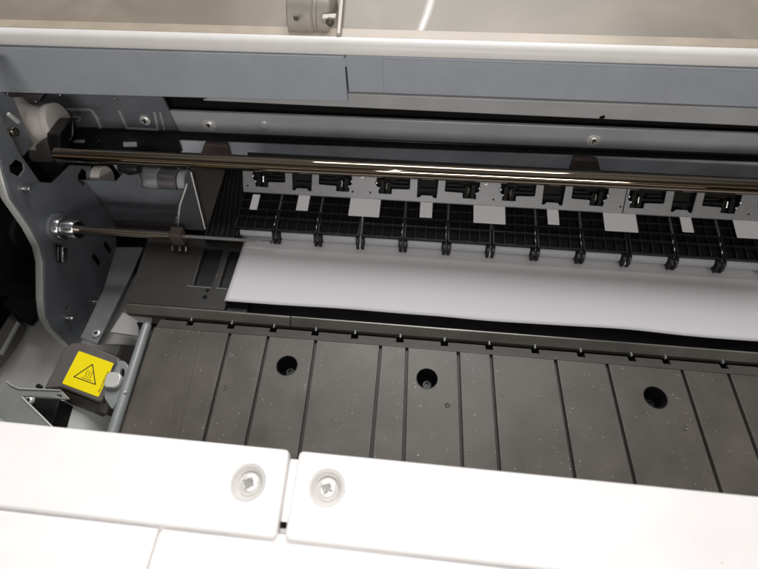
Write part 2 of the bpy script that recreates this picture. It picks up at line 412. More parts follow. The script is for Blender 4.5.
for i in range(nseg):
    x0 = RX0+i*PIT; seamL = i % 3 == 0; seamR = i % 3 == 2
    w, xa, xb = build_housing(x0, RW, seamL, seamR)
    kind = 'LCR'[i % 3]
    ho = part('pinch_roller_housing', w, M_ribs, group='black ribbed pinch roller housings in a row')
    # feet on either side of the roller
    w = MB()
    for fx0, fx1 in ((xa+.0001, x0-.0003), (x0+RW+.0003, xb-.0001)):
        w.xbar([(.2085, .0062), (.2085, .0095), (.2105, .0145), (.2125, .0160), (.2215, .0160), (.2215, .0062)], fx0, fx1)
    w2_ = MB(); w2_.prism(frame([(xa+.0004, .0004), (xb-.0004, .0004), (xb-.0004, HL), (xa+.0004, HL)], -.0020), -HN*.0016)
    link('holder_base', w2_, M_dull, ho)
    link_split('roller_foot', w, M_ribs, ho, bevel=.0004)
    w = MB(); w.lathe((x0, ry, rz), (1, 0, 0), [(0, rr-.0012), (.0004, rr-.0002), (.0009, rr), (RW-.0009, rr), (RW-.0004, rr-.0002), (RW, rr-.0012)], 40)
    ro = link('pinch_roller', w, M_roller, ho)
    w = MB(); w.cyl((x0-.0028, ry, rz), (x0+RW+.0028, ry, rz), .0016, 14); link('roller_axle', w, M_screw, ho)
    # shiny spring clips at the gap
    w = MB()
    if not seamR:
        for s_ in (.004, .0105):
            p = hp(xb-.0009, s_, .0004)
            w.lathe(p, HDn, [(0, .0002), (.0004, .0006), (.0016, .0007), (.0024, .0006), (.0028, .0002)], 12)
        p0, p1 = hp(xb+.0002, .0185, .0002), hp(xb+.0002, .033, .0002)
        w3_ = MB(); w3_.cyl(p0, p1, .00028, 8); link('thin_wire', w3_, M_bar, ho)
        p0 = Vector((xb+.0001, .2100, .0115)); w.cyl(p0, p0+Vector((0, .0040, .0045)), .0003, 8)
        link_split('spring_clip', w, M_screw, ho)
    else:
        w.prism([Vector((xb+.0002, .2090, .0085)), Vector((xb+.0011, .2090, .0085)), Vector((xb+.0011, HB.y, HB.z-.001)), Vector((xb+.0002, HB.y, HB.z-.001))], (0, 0, .0012))
        link('seam_strip', w, M_label, ho, smooth=0)
# white labels
def label(xc, wd, s0, s1, host=None):
    w = MB(); w.plate(rrect(xc-wd/2, xc+wd/2, s0, s1, .0004, 2), [], .0003, HA+HN*.0016, (1, 0, 0), HDn, bev=.0001)
    w.prism(frame([(xc-wd/2+.001, s0+.001), (xc+wd/2-.001, s0+.001), (xc+wd/2-.001, s1-.001), (xc-wd/2+.001, s1-.001)], .0003), HN*.0009)
    return part('white_label', w, M_label, group='white labels on the pinch roller housings')
for px, py, wd in ((255.5, 203, .0058), (303.5, 204, .0090), (364.8, 208.5, .0232), (426, 211, .0092), (489, 215.5, .0232), (552.5, 218, .0082),
                   (619.5, 223.5, .0232), (685.5, 225.5, .0078), (750.5, 230.5, .0232)):
    hh = 9.0 if wd > .02 else 7.6
    pts_ = []
    for row in (py+hh, py-hh):
        d = CM @ Vector((px-CX, -(row-CY), -FL)); t = (HA-EYE).dot(HN)/d.dot(HN); q = EYE+d*t; pts_.append((q.x, (q-HA).dot(HDn)))
    label(pts_[0][0]*.5+pts_[1][0]*.5, wd*1.04, pts_[0][1], pts_[1][1])

# ================================================================== STAMPED BRACKET
ZB = .026; BA = P(379, 199, z=ZB); BA.x = 0; BD = Vector((0, .0125, .0142)); BDn = BD.normalized(); BH = .0245
BN = Vector((1, 0, 0)).cross(BDn)
def cut_T(u0, d):      # stepped cut-out; d=+1 opens to the right of its centre
    w1 = [(0, .0042), (.0105, .0042), (.0105, .0082), (.0245, .0086), (.0245, .0186), (-.002, .0186), (-.002, .0098), (0, .0090)]
    pts = [(u0+d*a, b) for a, b in w1]
    return rpoly(pts if d > 0 else pts[::-1], .0009)
def cut_U(u0):
    return rpoly([(u0, .0030), (u0+.0022, .0030), (u0+.0036, .0048), (u0+.0118, .0048), (u0+.0132, .0030), (u0+.0155, .0030), (u0+.0160, .0186), (u0-.0004, .0186)], .0006)
def unit_cuts(us):
    return [cut_T(us+.0135, 1), cut_U(us+.0438), cut_T(us+.0895, -1)]
us = [P(px, 191+(px-243)*.0545-13, z=ZB+.010).x-.0112 for px in (251, 375.5, 500.5, 629.5, 760)]
xs0 = P(243.5, 191, z=ZB).x; xs1 = P(622.5, 213, z=ZB).x
bolts = []
for name, xa, xb, uu in (('a', xs0, xs1-.0004, us[:3]), ('b', xs1+.0004, XR, us[2:4])):
    hs = []
    for u in (us[0:2] if name == 'a' else us[2:4]): pass
    allc = [c for u in us for c in unit_cuts(u)]
    hs = [c for c in allc if min(p[0] for p in c) > xa+.001 and max(p[0] for p in c) < xb-.001]
    hs += [circle(u+e, .0046, .0008, 12) for u in us for e in (.0070, -.0070) if xa+.002 < u+e < xb-.002]
    ns = int((xb-xa)/.0071)+1; xq = [xa+(xb-xa)*k/ns for k in range(ns+1)]
    w = flat_sheet([(x_, 0) for x_ in xq]+[(x_, BH) for x_ in xq[::-1]], hs, .0012, BA, (1, 0, 0), BDn)
    # bent lower hem
    w.prism([Vector((xa, 0, 0))+BA, Vector((xb, 0, 0))+BA, Vector((xb, 0, -.0008))+BA, Vector((xa, 0, -.0008))+BA], (0, .0011, 0))
    br = part('mounting_bracket', w, M_brkt, label='grey stamped metal bracket with stepped cut-outs, %s piece' % ('long left' if name == 'a' else 'right'), group=None)
    bolts.append(br)
def bp(x, s, n=0): return Vector((x, 0, 0))+BA+BDn*s+BN*n
def host(x): return bolts[0] if x < xs1 else bolts[1]
w = MB(); w.prism([bp(XR, .001, -.006), bp(XR, BH+.006, -.006), bp(xs0+.002, BH+.006, -.006), bp(xs0+.002, .001, -.006)], BN*-.008)
part('latch_backing', w, M_blackm)
for u in us:
    for e, d in ((.0135, 1), (.0895, -1)):
        if not (xs0 < u+e < XR-.02): continue
        # spring latch seen in the cut-out
        w = MB()
        def b3(x0, x1, s0, s1, n0, n1):
            x0, x1 = sorted((u+e+d*x0, u+e+d*x1))
            w.prism([bp(x0, s0, n0), bp(x1, s0, n0), bp(x1, s1, n0), bp(x0, s1, n0)], BN*(n1-n0))
        b3(.0010, .0042, .003, .0150, -.0055, -.0012); b3(.0055, .0092, .0045, .0135, -.0055, -.002); b3(.0042, .0240, .0098, .0118, -.005, -.0018); b3(.012, .0232, .0128, .0146, -.0055, -.003)
        link_split('spring_latch', w, M_dull, host(u+e), bevel=.0003)
        w = MB()
        for k, (xx, ss, r_) in enumerate(((-.0018, .0125, .0013), (.0004, .0085, .0009))):
            w.ball(bp(u+e+d*xx, ss, .0001), r_)
        w.cyl(bp(u+e+d*.0062, .0080, -.0010), bp(u+e+d*.0062, .0125, -.0014), .0006, 8)
        link_split('spring_pin', w, M_screw, host(u+e))
    # U cut-out comb
    w = MB(); x0 = u+.0438
    if xs0 < x0 < XR-.02:
        for s_ in (.0085,): w.prism([bp(x0+.001, s_, -.004), bp(x0+.0145, s_, -.004), bp(x0+.0145, s_+.0012, -.004), bp(x0+.001, s_+.0012, -.004)], BN*.0015)
        link_split('latch_comb', w, M_dull, host(x0))
    if xs0 < u < xs1-.02 and u > us[0]+.01:
        phillips(bp(u, .0165, .0002), BN, .0016, host(u), h=.001)

# ================================================================== GUIDE RAIL AND FEED ROD
w = MB(); ra = P(57, 154.8, z=.068); rb = P(790, 188.8, z=.071); rb = ra+(rb-ra)*1.1
RR = .0051
w.cyl(ra, rb, RR, 96, ch=.0004)
rail = part('guide_rail', w, M_chrome, smooth=30, label='thick polished steel guide rail running across the whole printer')
nut = P(62, 228.5, z=.012); re = P(246, 240.4, z=.012)
ax = (re-nut).normalized(); mid = P(178, 236, z=.012); midp = nut+ax*(mid-nut).length
w = MB(); w.cyl(nut, midp, .0032, 48)
rod = part('feed_rod', w, M_rod, label='bronze coloured steel rod from the side plate to the rollers')
w = MB(); w.cyl(midp, re+ax*.02, .0017, 32); link('thin_rod_end', w, M_screw, rod)
w = MB(); w.lathe(nut-ax*.0015, ax, [(0, .0092), (.0030, .0092), (.0042, .0082), (.0042, .0062), (.0062, .0060), (.0062, .0076), (.0145, .0076), (.0157, .0066), (.0157, .0034)], 48)
link('bearing', w, M_screw, rod, label='shiny steel bearing holding the rod in the side plate')
w = MB(); w.lathe(nut-ax*.0035, ax, [(0, .0125), (.0018, .0125), (.0024, .0118), (.0024, .007)], 48); link('bearing_flange', w, M_zinc, rod)
w = MB(); w.prism([P(a_, b_, x=XS_+.004) for a_, b_ in ((60.6, 247), (65, 247.5), (65, 262.5), (60.6, 262))], (.002, 0, 0)); link('lever_tab', w, M_screw, rod, bevel=.0004)
w = MB(); w.prism([P(a_, b_, x=XS_+.0025) for a_, b_ in ((53.5, 243), (62, 246), (60.8, 263), (56.2, 262))], (.001, 0, 0)); link('lever_block', w, M_black, rod, bevel=.0003)
w = MB(); w.box(midp.x-.0048, midp.x+.0048, midp.y-.0048, midp.y+.0045, midp.z-.0065, midp.z+.0062)
cl = link('rod_clamp', w, M_brown, rod, bevel=.0008, label='small brown block clamped on the rod')
w = MB()
for dx in (-.005, .001, .006): w.cyl(midp+Vector((dx, -.006, -.006)), midp+Vector((dx+.0015, -.010, -.0065)), .001, 10)
link_split('clamp_screw', w, M_screw, rod)

# ================================================================== BACK STRUCTURE (bands, beam, strip, lid)
YB = .300
def zrow(px, row, y): return P(px, row, y=y).z
def beam_mb(y, rows, depth, x0=XL, x1=XR, mb=None, xa_px=379, right=758):
    """front-facing strip between two rows, given at px 379 and px 758, so it may hang a hair out of level"""
    (t0, b0), (t1, b1) = rows
    A = P(379, t0, y=y); B = P(758, t1, y=y); C = P(379, b0, y=y); Dd = P(758, b1, y=y)
    def z(A, B, x): return A.z+(B.z-A.z)*(x-A.x)/(B.x-A.x)
    pr = lambda x: [(y, z(C, Dd, x)), (y, z(A, B, x)), (y+depth, z(A, B, x)), (y+depth, z(C, Dd, x))]
    mb = mb or MB(); mb.xbar(pr(x0), x0, x1, pr(x1)); return mb
# lit metal band behind the rail
bl = P(113, 121, y=YB).x
w = beam_mb(YB, ((119.3, 140.2), (134.3, 155.5)), .003, x0=P(176, 125, y=YB).x)
band = part('carriage_band', w, M_band, bevel=.0006, label='grey metal band with screws behind the guide rail')
for px, py, r, kind in ((209, 124.5, .0052, 's'), (593.5, 139.8, .0047, 's'), (263.5, 125, .0046, 'd'), (398, 135, .0012, 'd')):
    c = P(px, py, y=YB)
    if kind == 's': phillips(c, (0, -1, .15), r*.78, band, h=.002, washer=r*1.1)
    elif r > .002:
        w = MB(); w.lathe(c, (0, -1, 0), [(0, r), (.0006, r*.98), (.0013, r*.8), (.0017, r*.45), (.0018, .00001)], 28); link('dome_rivet', w, M_band, band)
# left part: pressed sheet with ridges
w = MB(); y = YB+.0005
zt = zrow(130, 105, y); zb = zrow(130, 133.5, y)
zt = .078
xx0 = P(40, 130, y=y).x; xx1 = P(178, 130, y=y).x
zbl, zbr = zrow(60, 129, y), zrow(170, 131, y)
w.loft([(xx0, y, zbl), (xx0, y, zt), (xx0, y+.003, zt), (xx0, y+.003, zbl)], [(xx1, y, zbr), (xx1, y, zt), (xx1, y+.003, zt), (xx1, y+.003, zbr)])
ps = part('pressed_sheet', w, M_zinc, bevel=.0004, label='pressed grey sheet metal with raised ridges under the beam')
for pts, r in (([(62, 109), (91, 109.5), (97, 118), (101, 128)], .0013), ([(60, 116), (80, 117), (80, 121), (60, 120.5)], .0007), ([(119, 110), (127, 128), (158, 129.5), (154.5, 112)], .0011), ([(160, 112), (164.5, 130)], .0008)):
    w = MB(); w.tube([P(a, b, y=y) for a, b in pts], r, 8); link('pressed_ridge', w, M_band, ps)
phillips(P(145.3, 120, y=y-.0006), (0, -1, .1), .0046, ps, h=.002)
# thin light strip just above the rail
w = beam_mb(YB+.002, ((148.3, 161), (163.0, 178)), .003, x0=P(176, 145, y=YB).x)
part('rear_strip', w, mat('bright_blue_grey', (.62, .66, .74), .3, metal=.1, var=.06, bump=.1, stretch=(.2, 1, 1), smear=.2), label='blue grey metal strip showing just above the guide rail')
# black carriage back wall
w = MB(); w.box(XL, XR, YB+.012, YB+.02, -.12, .115)
part('back_wall', w, M_blackm)
w = beam_mb(YB-.002, ((140.6, 147.9), (156.0, 162.6)), .004, x0=P(40, 140, y=YB).x); part('black_guide', w, M_black, bevel=.0008)
w = MB(); a = P(45, 133, y=YB-.001); b = P(176, 134, y=YB-.001); c = P(182, 152, y=YB-.001); d = P(45, 150, y=YB-.001)
w.prism([a, b, c, d], (0, .004, 0)); bb = part('black_belt_guide', w, M_black, bevel=.0006, label='black belt guide above the left end of the rail')
for q, m_ in (([(67, 139), (73, 139), (73, 142.5), (67, 142)], M_screw), ([(73.5, 139.5), (85, 139.5), (85, 142), (73.5, 142)], M_band), ([(123.5, 141.5), (137, 141.5), (137.5, 146), (124, 146)], M_band), ([(97.5, 140), (100, 140), (101, 145), (96.5, 144.5)], M_screw)):
    w = MB(); w.prism([P(a, b, y=YB-.0012) for a, b in q], (0, -.0012, 0)); link('metal_tab', w, m_, bb, bevel=.0003)
# brown rail supports
for x0, x1 in ((199, 231), (569, 601)):
    k = .0645*(x0-199)*.62
    a = P(x0+5, 144.5+k, y=.2935); b = P(x1-4, 146+k, y=.2935); c = P(x1, 160+k, y=.2935); d = P(x0, 158+k, y=.2935)
    w = MB(); w.prism([a, b, c, d], (0, .006, 0)); part('rail_support', w, M_brown, bevel=.0015, group='brown supports behind the guide rail')

# front beam faces
YF = .272
xsl = P(347.3, 85, y=YF).x
def beam_left():
    A0, A1 = P(0, 46.2, y=YF), P(347, 55.6, y=YF); B0, B1 = P(0, 92.5, y=YF), P(347, 102, y=YF)
    z = lambda A, B, x: A.z+(B.z-A.z)*(x-A.x)/(B.x-A.x)
    pr = lambda x: [(YF, z(B0, B1, x)), (YF, z(A0, A1, x)-.0005), (YF+.012, z(A0, A1, x)-.0005), (YF+.012, z(B0, B1, x))]
    return MB().xbar(pr(XL), XL, xsl-.0006, pr(xsl-.0006)), z(B0, B1, 0)
w, _ = beam_left(); bmL = part('front_beam', w, M_beam, bevel=.0007, label='blue grey painted beam, deeper left section')
w = beam_mb(YF+.0008, ((56.2, 93.2), (69.2, 107)), .0105, x0=xsl+.0004)
bmR = part('front_beam', w, M_beam, bevel=.0006, label='blue grey painted beam, right section above a thin slot')
# bridge above the short slot
w = MB(); A = P(347.3, 57, y=YF); B = P(347.3, 67, y=YF)
w.box(xsl-.0007, xsl+.0006, YF+.0003, YF+.01, B.z, A.z-.001); link('beam_bridge', w, M_beam, bmL)
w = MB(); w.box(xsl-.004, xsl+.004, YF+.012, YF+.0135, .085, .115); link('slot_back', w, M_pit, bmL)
# joint seam at px 383 and shallow groove plates
w = MB(); A = P(383.3, 60, y=YF+.0006); B = P(383.3, 92.5, y=YF+.0006)
w.box(A.x, XR, YF+.0001, YF+.0009, B.z+.0008, A.z+.0008); link('beam_skin', w, M_beam, bmR, bevel=.0002)
w = beam_mb(YF+.004, ((94.9, 109), (109.0, 126.5)), .010, x0=P(200, 100, y=YF).x)
lowb = part('lower_beam', w, M_lowbeam, bevel=.0008, label='grey metal strip under the slot of the beam')
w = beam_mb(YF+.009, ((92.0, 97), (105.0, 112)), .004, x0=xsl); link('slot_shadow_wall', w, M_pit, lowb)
w = MB(); c = P(603, 116.8, y=YF+.0038); w.lathe(c, (0, -1, 0), [(0, .0012), (.0006, .0012), (.0006, .00001)], 14); w.lathe(c+Vector((-.0014, 0, -.0004)), (0, -1, 0), [(0, .0008), (.0006, .0008), (.0006, .00001)], 12); link('black_plug', w, M_pit, lowb)
w = MB(); w.xbar([(YF+.0005, P(200, 98.9, y=YF).z), (YF+.0005, P(200, 97.6, y=YF).z), (YF+.002, P(200, 97.6, y=YF).z)], P(206, 98, y=YF).x, P(200, 98, y=YF).x)
link('hem_notch', w, M_pit, bmL)
# dark underside rail left, end block, and glints modelled as tiny steel beads
w = MB(); a = P(0, 92.8, y=YF+.002); b = P(43, 95.5, y=YF+.002); c = P(37, 105, y=YF+.002); d = P(0, 102.5, y=YF+.002)
w.prism([a, b, c, d], (0, .01, 0)); ub = part('beam_end_block', w, M_plum, bevel=.0008)
for p in ((8, 93.8), (36, 101.5), (60, 95), (115, 98)):
    w = MB(); w.ball(P(*p, y=YF+.001), .0008); link('glint_bead', w, M_screw, ub)
# beam soffit: closes the interior from above
w = MB(); w.box(XL, XR, YF+.014, YB+.011, .089, .0935); part('beam_soffit', w, M_blackm)

# white strip = front edge of the lid frame
def strip():
    y = YF-.001
    A0, A1 = P(0, 27.6, y=y+.006), P(758, 49.2, y=y+.006); B0, B1 = P(0, 46.0, y=y), P(758, 69.0, y=y)
    z = lambda A, B, x: A.z+(B.z-A.z)*(x-A.x)/(B.x-A.x)
    def pr(x):
        t = z(A0, A1, x); b = z(B0, B1, x); h = t-b
        return [(y+.0015, b), (y, b+.0012), (y, t-.005), (y+.0010, t-.0024), (y+.0030, t-.0007), (y+.006, t), (y+.007, t), (y+.007, b)]
    return MB().xbar(pr(XL), XL, XR, pr(XR)), z(A0, A1, 0)
w, ztop = strip()
st = part('lid_frame', w, M_white, bevel=.0003, smooth=60, label='white plastic front edge of the lid')
# smoky lid: sheet with depth, things seen standing in it
yl = YF+.0062
w = MB(); w.prism([(XL-.1, yl, ztop-.004), (XR+.15, yl, ztop-.004), (XR+.6, 1.3, ztop+.035*3), (XL-.6, 1.3, ztop+.035*3)], (0, .0, -.004))
lid = part('lid_window', w, M_lid, label='beige smoky plastic lid with soft reflections')
sl = (.035*3+.004)/(1.3-yl)
def lp(px, py, h=0):
    # point on the sloping lid
    d = CM @ Vector((px-CX, -(py-CY), -FL)); # z = ztop-.004+sl*(y-yl)
    t = (ztop-.004+h-EYE.z-sl*yl)/(d.z-sl*d.y); return EYE+d*t
a, b = lp(288, 10, .012), lp(330, 12, .012); c = lp(293, 30, .004)
w = MB(); w.cyl(lp(293, 14, .002), lp(318, 15.5, .002), .0155, 40, ch=.001); w.cyl(lp(318, 15.5, .002), lp(321, 15.7, .002), .0135, 40)
w.cyl(lp(321, 15.7, .002), lp(334, 16.5, .002), .0145, 40, ch=.0008); link('hinge_barrel', w, M_lidpart, lid, label='blurred silver hinge barrel behind the lid')
w = MB(); w.prism([lp(337, 40, .0015), lp(341, 40, .0015), lp(347, -30, .0015), lp(343, -30, .0015)], (0, 0, .004))
w.prism([lp(322, 24, .014), lp(336, 23, .014), lp(337, 18, .014), lp(323, 19, .014)], (0, 0, .003)); link('hinge_arm', w, M_lidpart, lid, bevel=.0005)
w = MB(); w.ball(lp(330, 22, .018), .0025); w.ball(lp(296, 18, .016), .0016); link_split('hinge_screw', w, M_brown, lid)
w = MB(); w.prism([lp(-20, 28, .0002), lp(800, 54, .0002), lp(800, 42, .0002), lp(-20, 20, .0002)], (0, 0, .0012)); link('lid_rim', w, mat('lid_rim_plastic', (.48, .41, .33), .35, var=.06, smear=.12), lid, bevel=.0005)
# highlight streak on the lid, shaped as a pale raised ridge
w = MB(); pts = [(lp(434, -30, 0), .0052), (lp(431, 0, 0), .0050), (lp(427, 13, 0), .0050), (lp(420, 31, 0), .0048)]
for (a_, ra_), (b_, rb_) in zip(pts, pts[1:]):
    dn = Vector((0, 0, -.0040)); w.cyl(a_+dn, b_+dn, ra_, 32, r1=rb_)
link('lid_highlight_streak', w, mat('lid_highlight_pale', (.74, .72, .69), .35, var=.03), lid, label='bright curved highlight streak on the lid, modelled as a pale ridge')

# ================================================================== LEFT SIDE PLATE
XS = -.2865
def s2(px, py): p = P(px, py, x=XS); return (p.y, p.z)
rimpx = [(-22, 60), (-12, 105), (-3, 146), (4, 175), (11, 199), (31, 228), (41, 247), (44.5, 262), (45, 300), (47, 317), (54, 330), (74, 350)]
outl = rimpx+[(84, 336), (107, 288), (117, 252), (116, 226), (91, 188), (91, 166), (70, 165), (60, 176), (52, 183), (40, 182), (21, 155), (6, 127), (-2, 108), (-6, 60)]
pts = [s2(*p) for p in outl]
def diamond(cx, cy, w_, h_): return [s2(cx+a*w_, cy+b*h_) for a, b in ((-.1, -1), (.9, -.55), (1, .2), (.3, 1), (-.9, .45), (-1, -.2))]
w = MB()
# plate lies in the y-z plane facing +x ; U=+y V=+z W=+x
w.plate(pts, [diamond(17, 168, 7.5, 9), diamond(83, 177, 5, 9.5), circle(*s2(67.8, 308.5), .0016, 12)], .0016, (XS, 0, 0), (0, 1, 0), (0, 0, 1), bev=.0003)
side = part('side_plate', w, M_zinc, label='grey sheet metal side plate with a pale bent front edge')
# flange
w = MB(); rp = [Vector((XS, *s2(*p))) for p in rimpx]
fo = [p+Vector((-.0065, 0, 0)) for p in rp]
n = len(rp); V = []; Fc = []
for i, p in enumerate(rp):
    t = (rp[min(i+1, n-1)]-rp[max(i-1, 0)]).normalized(); nn = t.cross(Vector((1, 0, 0)))
    if nn.y > 0: nn = -nn
    R_ = .0018; ring = []
    for k in range(6):
        a = math.radians(90*k/5); ring.append(p+Vector((-.0003-R_*(math.sin(a)), 0, 0))+nn*(R_*(1-math.cos(a))*0+R_*math.sin(a)*.0)+nn*(-R_+R_*math.cos(math.pi/2-a)) )
    ring += [ring[-1]+Vector((-.0055, 0, 0)), ring[-1]+Vector((-.0055, 0, 0))-nn*.0014, ring[0]-nn*.0014+Vector((-.0014, 0, 0))]
    V += ring
m_ = 9
for i in range(n-1):
    for k in range(m_): Fc.append((i*m_+k, i*m_+(k+1) % m_, (i+1)*m_+(k+1) % m_, (i+1)*m_+k))
Fc += [list(range(m_)), [(n-1)*m_+k for k in range(m_)]]
w.add(V, Fc); link('bent_flange', w, M_rim, side, smooth=50)
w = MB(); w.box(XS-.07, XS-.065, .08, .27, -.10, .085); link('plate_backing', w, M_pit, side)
for p, r in (((23.5, 188.5), .0032), ((67, 318), .0026), ((93.5, 301.5), .0028), ((120.5, 250), .0026)):
    q = P(*p, x=XS+.0002); w = MB(); w.lathe(q, (1, 0, 0), [(0, r), (.0012, r), (.0012, r*.55), (.005, r*.5), (.0055, r*.35)], 18); link('stud', w, M_screw, side)
w = MB()
for p in ((95.5, 260), (107, 248)):
    q = P(*p, x=XS+.0003); w.prism([q+Vector((0, -.002, -.006)), q+Vector((0, .002, -.004)), q+Vector((0, .003, .006)), q+Vector((0, -.001, .005))], (.0008, 0, 0))
link_split('slotted_hole', w, M_pit, side, smooth=0)
q = P(12, 131.5, x=XS-.003); w = MB(); w.cyl(q+Vector((.003, 0, 0)), q+Vector((-.003, 0, 0)), .0034, 20, ch=.0004); link('bronze_bush', w, M_rod, side)
# lower flange strip, going back to front beside the rear plate
w = MB()
w.prism([P(97, 344, z=-.038), P(80, 338, z=-.038), P(103, 290, z=-.038), P(116, 247, z=-.038), P(143, 247, z=-.038), P(131, 274, z=-.038)], (0, 0, -.002))
fs_ = part('frame_flange', w, M_flange, bevel=.0005, label='light grey frame flange with one screw beside the dark plate')
phillips(P(97, 334, z=-.0378), (0, 0, 1), .0036, fs_, h=.002)
w = MB(); w.prism([P(97.5, 344, z=-.05), P(135, 280, z=-.05), P(155, 270, z=-.05), P(150, 345, z=-.05)], (0, 0, -.002)); part('lower_tray', w, M_zinclit, bevel=.0004)
w = MB(); w.prism([P(110, 332, z=-.03), P(138.5, 336, z=-.03), P(138, 321, z=-.03), P(123, 312, z=-.03)], (0, 0, -.002)); part('white_shim', w, mat('pale_shim', (.50, .49, .49), .5, var=.05), bevel=.0003)
w = MB(); w.prism([P(136, 322, z=-.012), P(156, 323, z=-.012), P(152, 340, z=-.012), P(143, 338, z=-.012)], (0, 0, -.008)); part('black_foot', w, M_black, bevel=.0006)
# inner wall with a stepped top, facing the viewer
YI = .257
def w2(px, py): p = P(px, py, y=YI); return (p.x, p.z)
ip = [(60, 180.5), (107, 181), (115.6, 181.7), (123.5, 173), (137.8, 173.7), (141.7, 188), (150, 189.5), (184, 190.8), (183, 232), (60, 227)]
w = MB(); w.plate([w2(*p) for p in ip][::-1], [], .0018, (0, YI, 0), (1, 0, 0), (0, 0, 1), bev=.0003)
part('inner_wall', w, M_zinc2, label='smooth grey inner wall with a stepped top edge')
w = MB(); a = P(84, 219, y=YI); b = P(182, 226, y=YI)
w.prism([P(100, 222, y=YI-.004), P(184, 226, y=YI-.004), P(186, 238, y=YI-.004), P(100, 236, y=YI-.004)], (0, .003, 0)); part('shade_strip', w, M_plum, bevel=.0005)  # dark strip standing in for the shadow gap behind the rod
w = MB(); w.box(P(88, 170, y=YI).x, P(186, 170, y=YI+.027).x, YI+.027, YI+.032, -.03, P(120, 164, y=YI+.027).z); part('pale_backing', w, mat('pale_inner', (.30, .31, .33), .45, var=.2, vscale=60, smear=.3))
w = MB(); c0 = P(150, 180, y=YI+.006); 
mo = None
def drum(x0, x1, r, m, nm='motor_drum', lab=None):
    w = MB(); a = P(x0, 180+(x0-150)*.05, y=YI+.014); b = P(x1, 180+(x1-150)*.05, y=YI+.014)
    w.cyl(a, b, r, 48, ch=.0006)
    return w
mo = part('motor', drum(147, 164, .0120, M_screw), mat('motor_casing', (.55, .57, .62), .3, metal=.7, var=.08), label='small silver motor behind the rail')
link('motor_collar', drum(164.5, 182, .0120, M_band), mat('motor_collar_metal', (.30, .29, .31), .3, metal=.8, var=.1), mo)
link('motor_cap', drum(182.5, 190, .0105, M_band), M_band, mo)
w = drum(98, 107, .0105, M_spool); part('white_bush', w, M_spool)
w = MB(); w.lathe(P(120, 167, y=YI), (1, 0, -.05), [(0, .004), (.008, .006), (.016, .004)], 24); part('black_knob', w, M_black)
# grey wing bracket and brown panel
w = MB(); w.prism([P(190, 172, y=.236), P(204, 231, y=.214), P(174, 229, y=.214), P(177, 208, y=.221)], (0, .0016, .0008))
wb = part('wing_bracket', w, M_wing, bevel=.0005, label='dark grey triangular wing bracket behind the rod')
w = MB(); w.tube([P(189.5, 177, y=.235), P(180, 205, y=.222), P(177.5, 226, y=.214)], .0008, 10); w.tube([P(191, 172, y=.235), P(205, 229, y=.213)], .0006, 10); link('wing_edge_highlight', w, M_rim, wb)  # white edge highlight drawn as pale tubes
w = MB(); w.prism([P(175.5, 228, y=.213), P(177.8, 228, y=.213), P(178.2, 216, y=.216), P(176.3, 216, y=.216)], (0, -.002, 0)); link('wing_pin', w, M_screw, wb, bevel=.0003)
w = MB(); w.prism([P(190, 168, y=.240), P(226, 168, y=.240), P(207, 232, y=.216), P(202, 232, y=.216)], (0, .0016, .001)); part('brown_panel', w, M_darkpanel, bevel=.0004)
# black comb beside the housings
w = MB()
A = lambda t, s: P((222+(243-222)*s)*(1-t)+(205+(239-205)*s)*t, 168*(1-t)+240*t, z=.010)
w.prism([A(0, -.1), A(0, 1.15), A(1, 1.1), A(1, -.02)], (0, 0, -.004))
for k in range(7):
    s_ = k/6; w.prism([A(0, s_), A(0, s_+.05), A(1, s_+.05), A(1, s_)], (0, 0, .0025))
part('black_comb', w, M_black, bevel=.0003, label='black finned guide left of the first roller housing')
w = MB(); w.box(-.33, -.10, .2145, .30, -.065, -.060); part('rear_floor', w, M_black)

# white spool upper left
c = P(25, 124, y=.262)
axs = Vector((1, .55, -.05)).normalized(); axs = Vector((1, .10, .03)).normalized()
w = MB(); w.lathe(c, axs, [(-.002, .0188), (.0, .0195), (.0035, .0195), (.0045, .0180), (.006, .0150), (.012, .0128), (.020, .0122), (.0225, .0138), (.0245, .0142), (.028, .0142), (.0285, .0125)], 56)
sp = part('belt_spool', w, M_spool, smooth=50, label='off white nylon spool at the top left corner')
w = MB()
for k in range(7):
    a = math.radians(-60+k*16); u = axs.orthogonal().normalized(); v = axs.cross(u)
    d = (Vector((0, -1, 0))*math.cos(a)+Vector((0, 0, 1))*math.sin(a)); d = (d-axs*d.dot(axs)).normalized(); t = axs.cross(d)
    q = c+axs*.0018+d*.0193
    w.prism([q-t*.0006-axs*.0012, q+t*.0006-axs*.0012, q+t*.0006+axs*.0012, q-t*.0006+axs*.0012], d*.0006)
link('moulded_mark', w, M_brown, sp)
w = MB(); w.lathe(c-axs*.010, axs, [(0, .0165), (.007, .0165), (.0075, .0155)], 40); link('spool_disc', w, M_zinc, sp)
w = MB(); w.prism([P(-14, 84, x=XS-.004), P(13, 98, x=XS-.004), P(33, 144, x=XS-.004), P(24, 156, x=XS-.004), P(4, 126, x=XS-.004), P(-14, 100, x=XS-.004)], (-.002, 0, 0))
link('spool_bracket', w, M_zinc, side, bevel=.0004)
w = MB(); w.prism([P(28, 152, y=.25), P(46, 138, y=.25), P(52, 160, y=.25), P(54, 163, y=.25), P(30, 162, y=.25)], (0, .02, 0)); part('plum_block', w, M_plum, bevel=.001)
w = MB(); w.prism([P(46, 134, y=.246), P(60, 134, y=.246), P(60, 165, y=.246), P(54, 164, y=.246)], (0, .02, 0)); w.prism([P(28, 161, y=.25), P(66, 161, y=.25), P(56, 181, y=.25), P(38, 181, y=.25)], (0, .006, 0)); part('rail_seat', w, M_black, bevel=.001)
w = MB(); w.prism([P(7, 112, x=XS+.002), P(18, 121, x=XS+.002), P(17, 124, x=XS+.002), P(6, 115, x=XS+.002)], (.002, 0, 0)); part('plate_pin', w, M_tab, bevel=.0004)

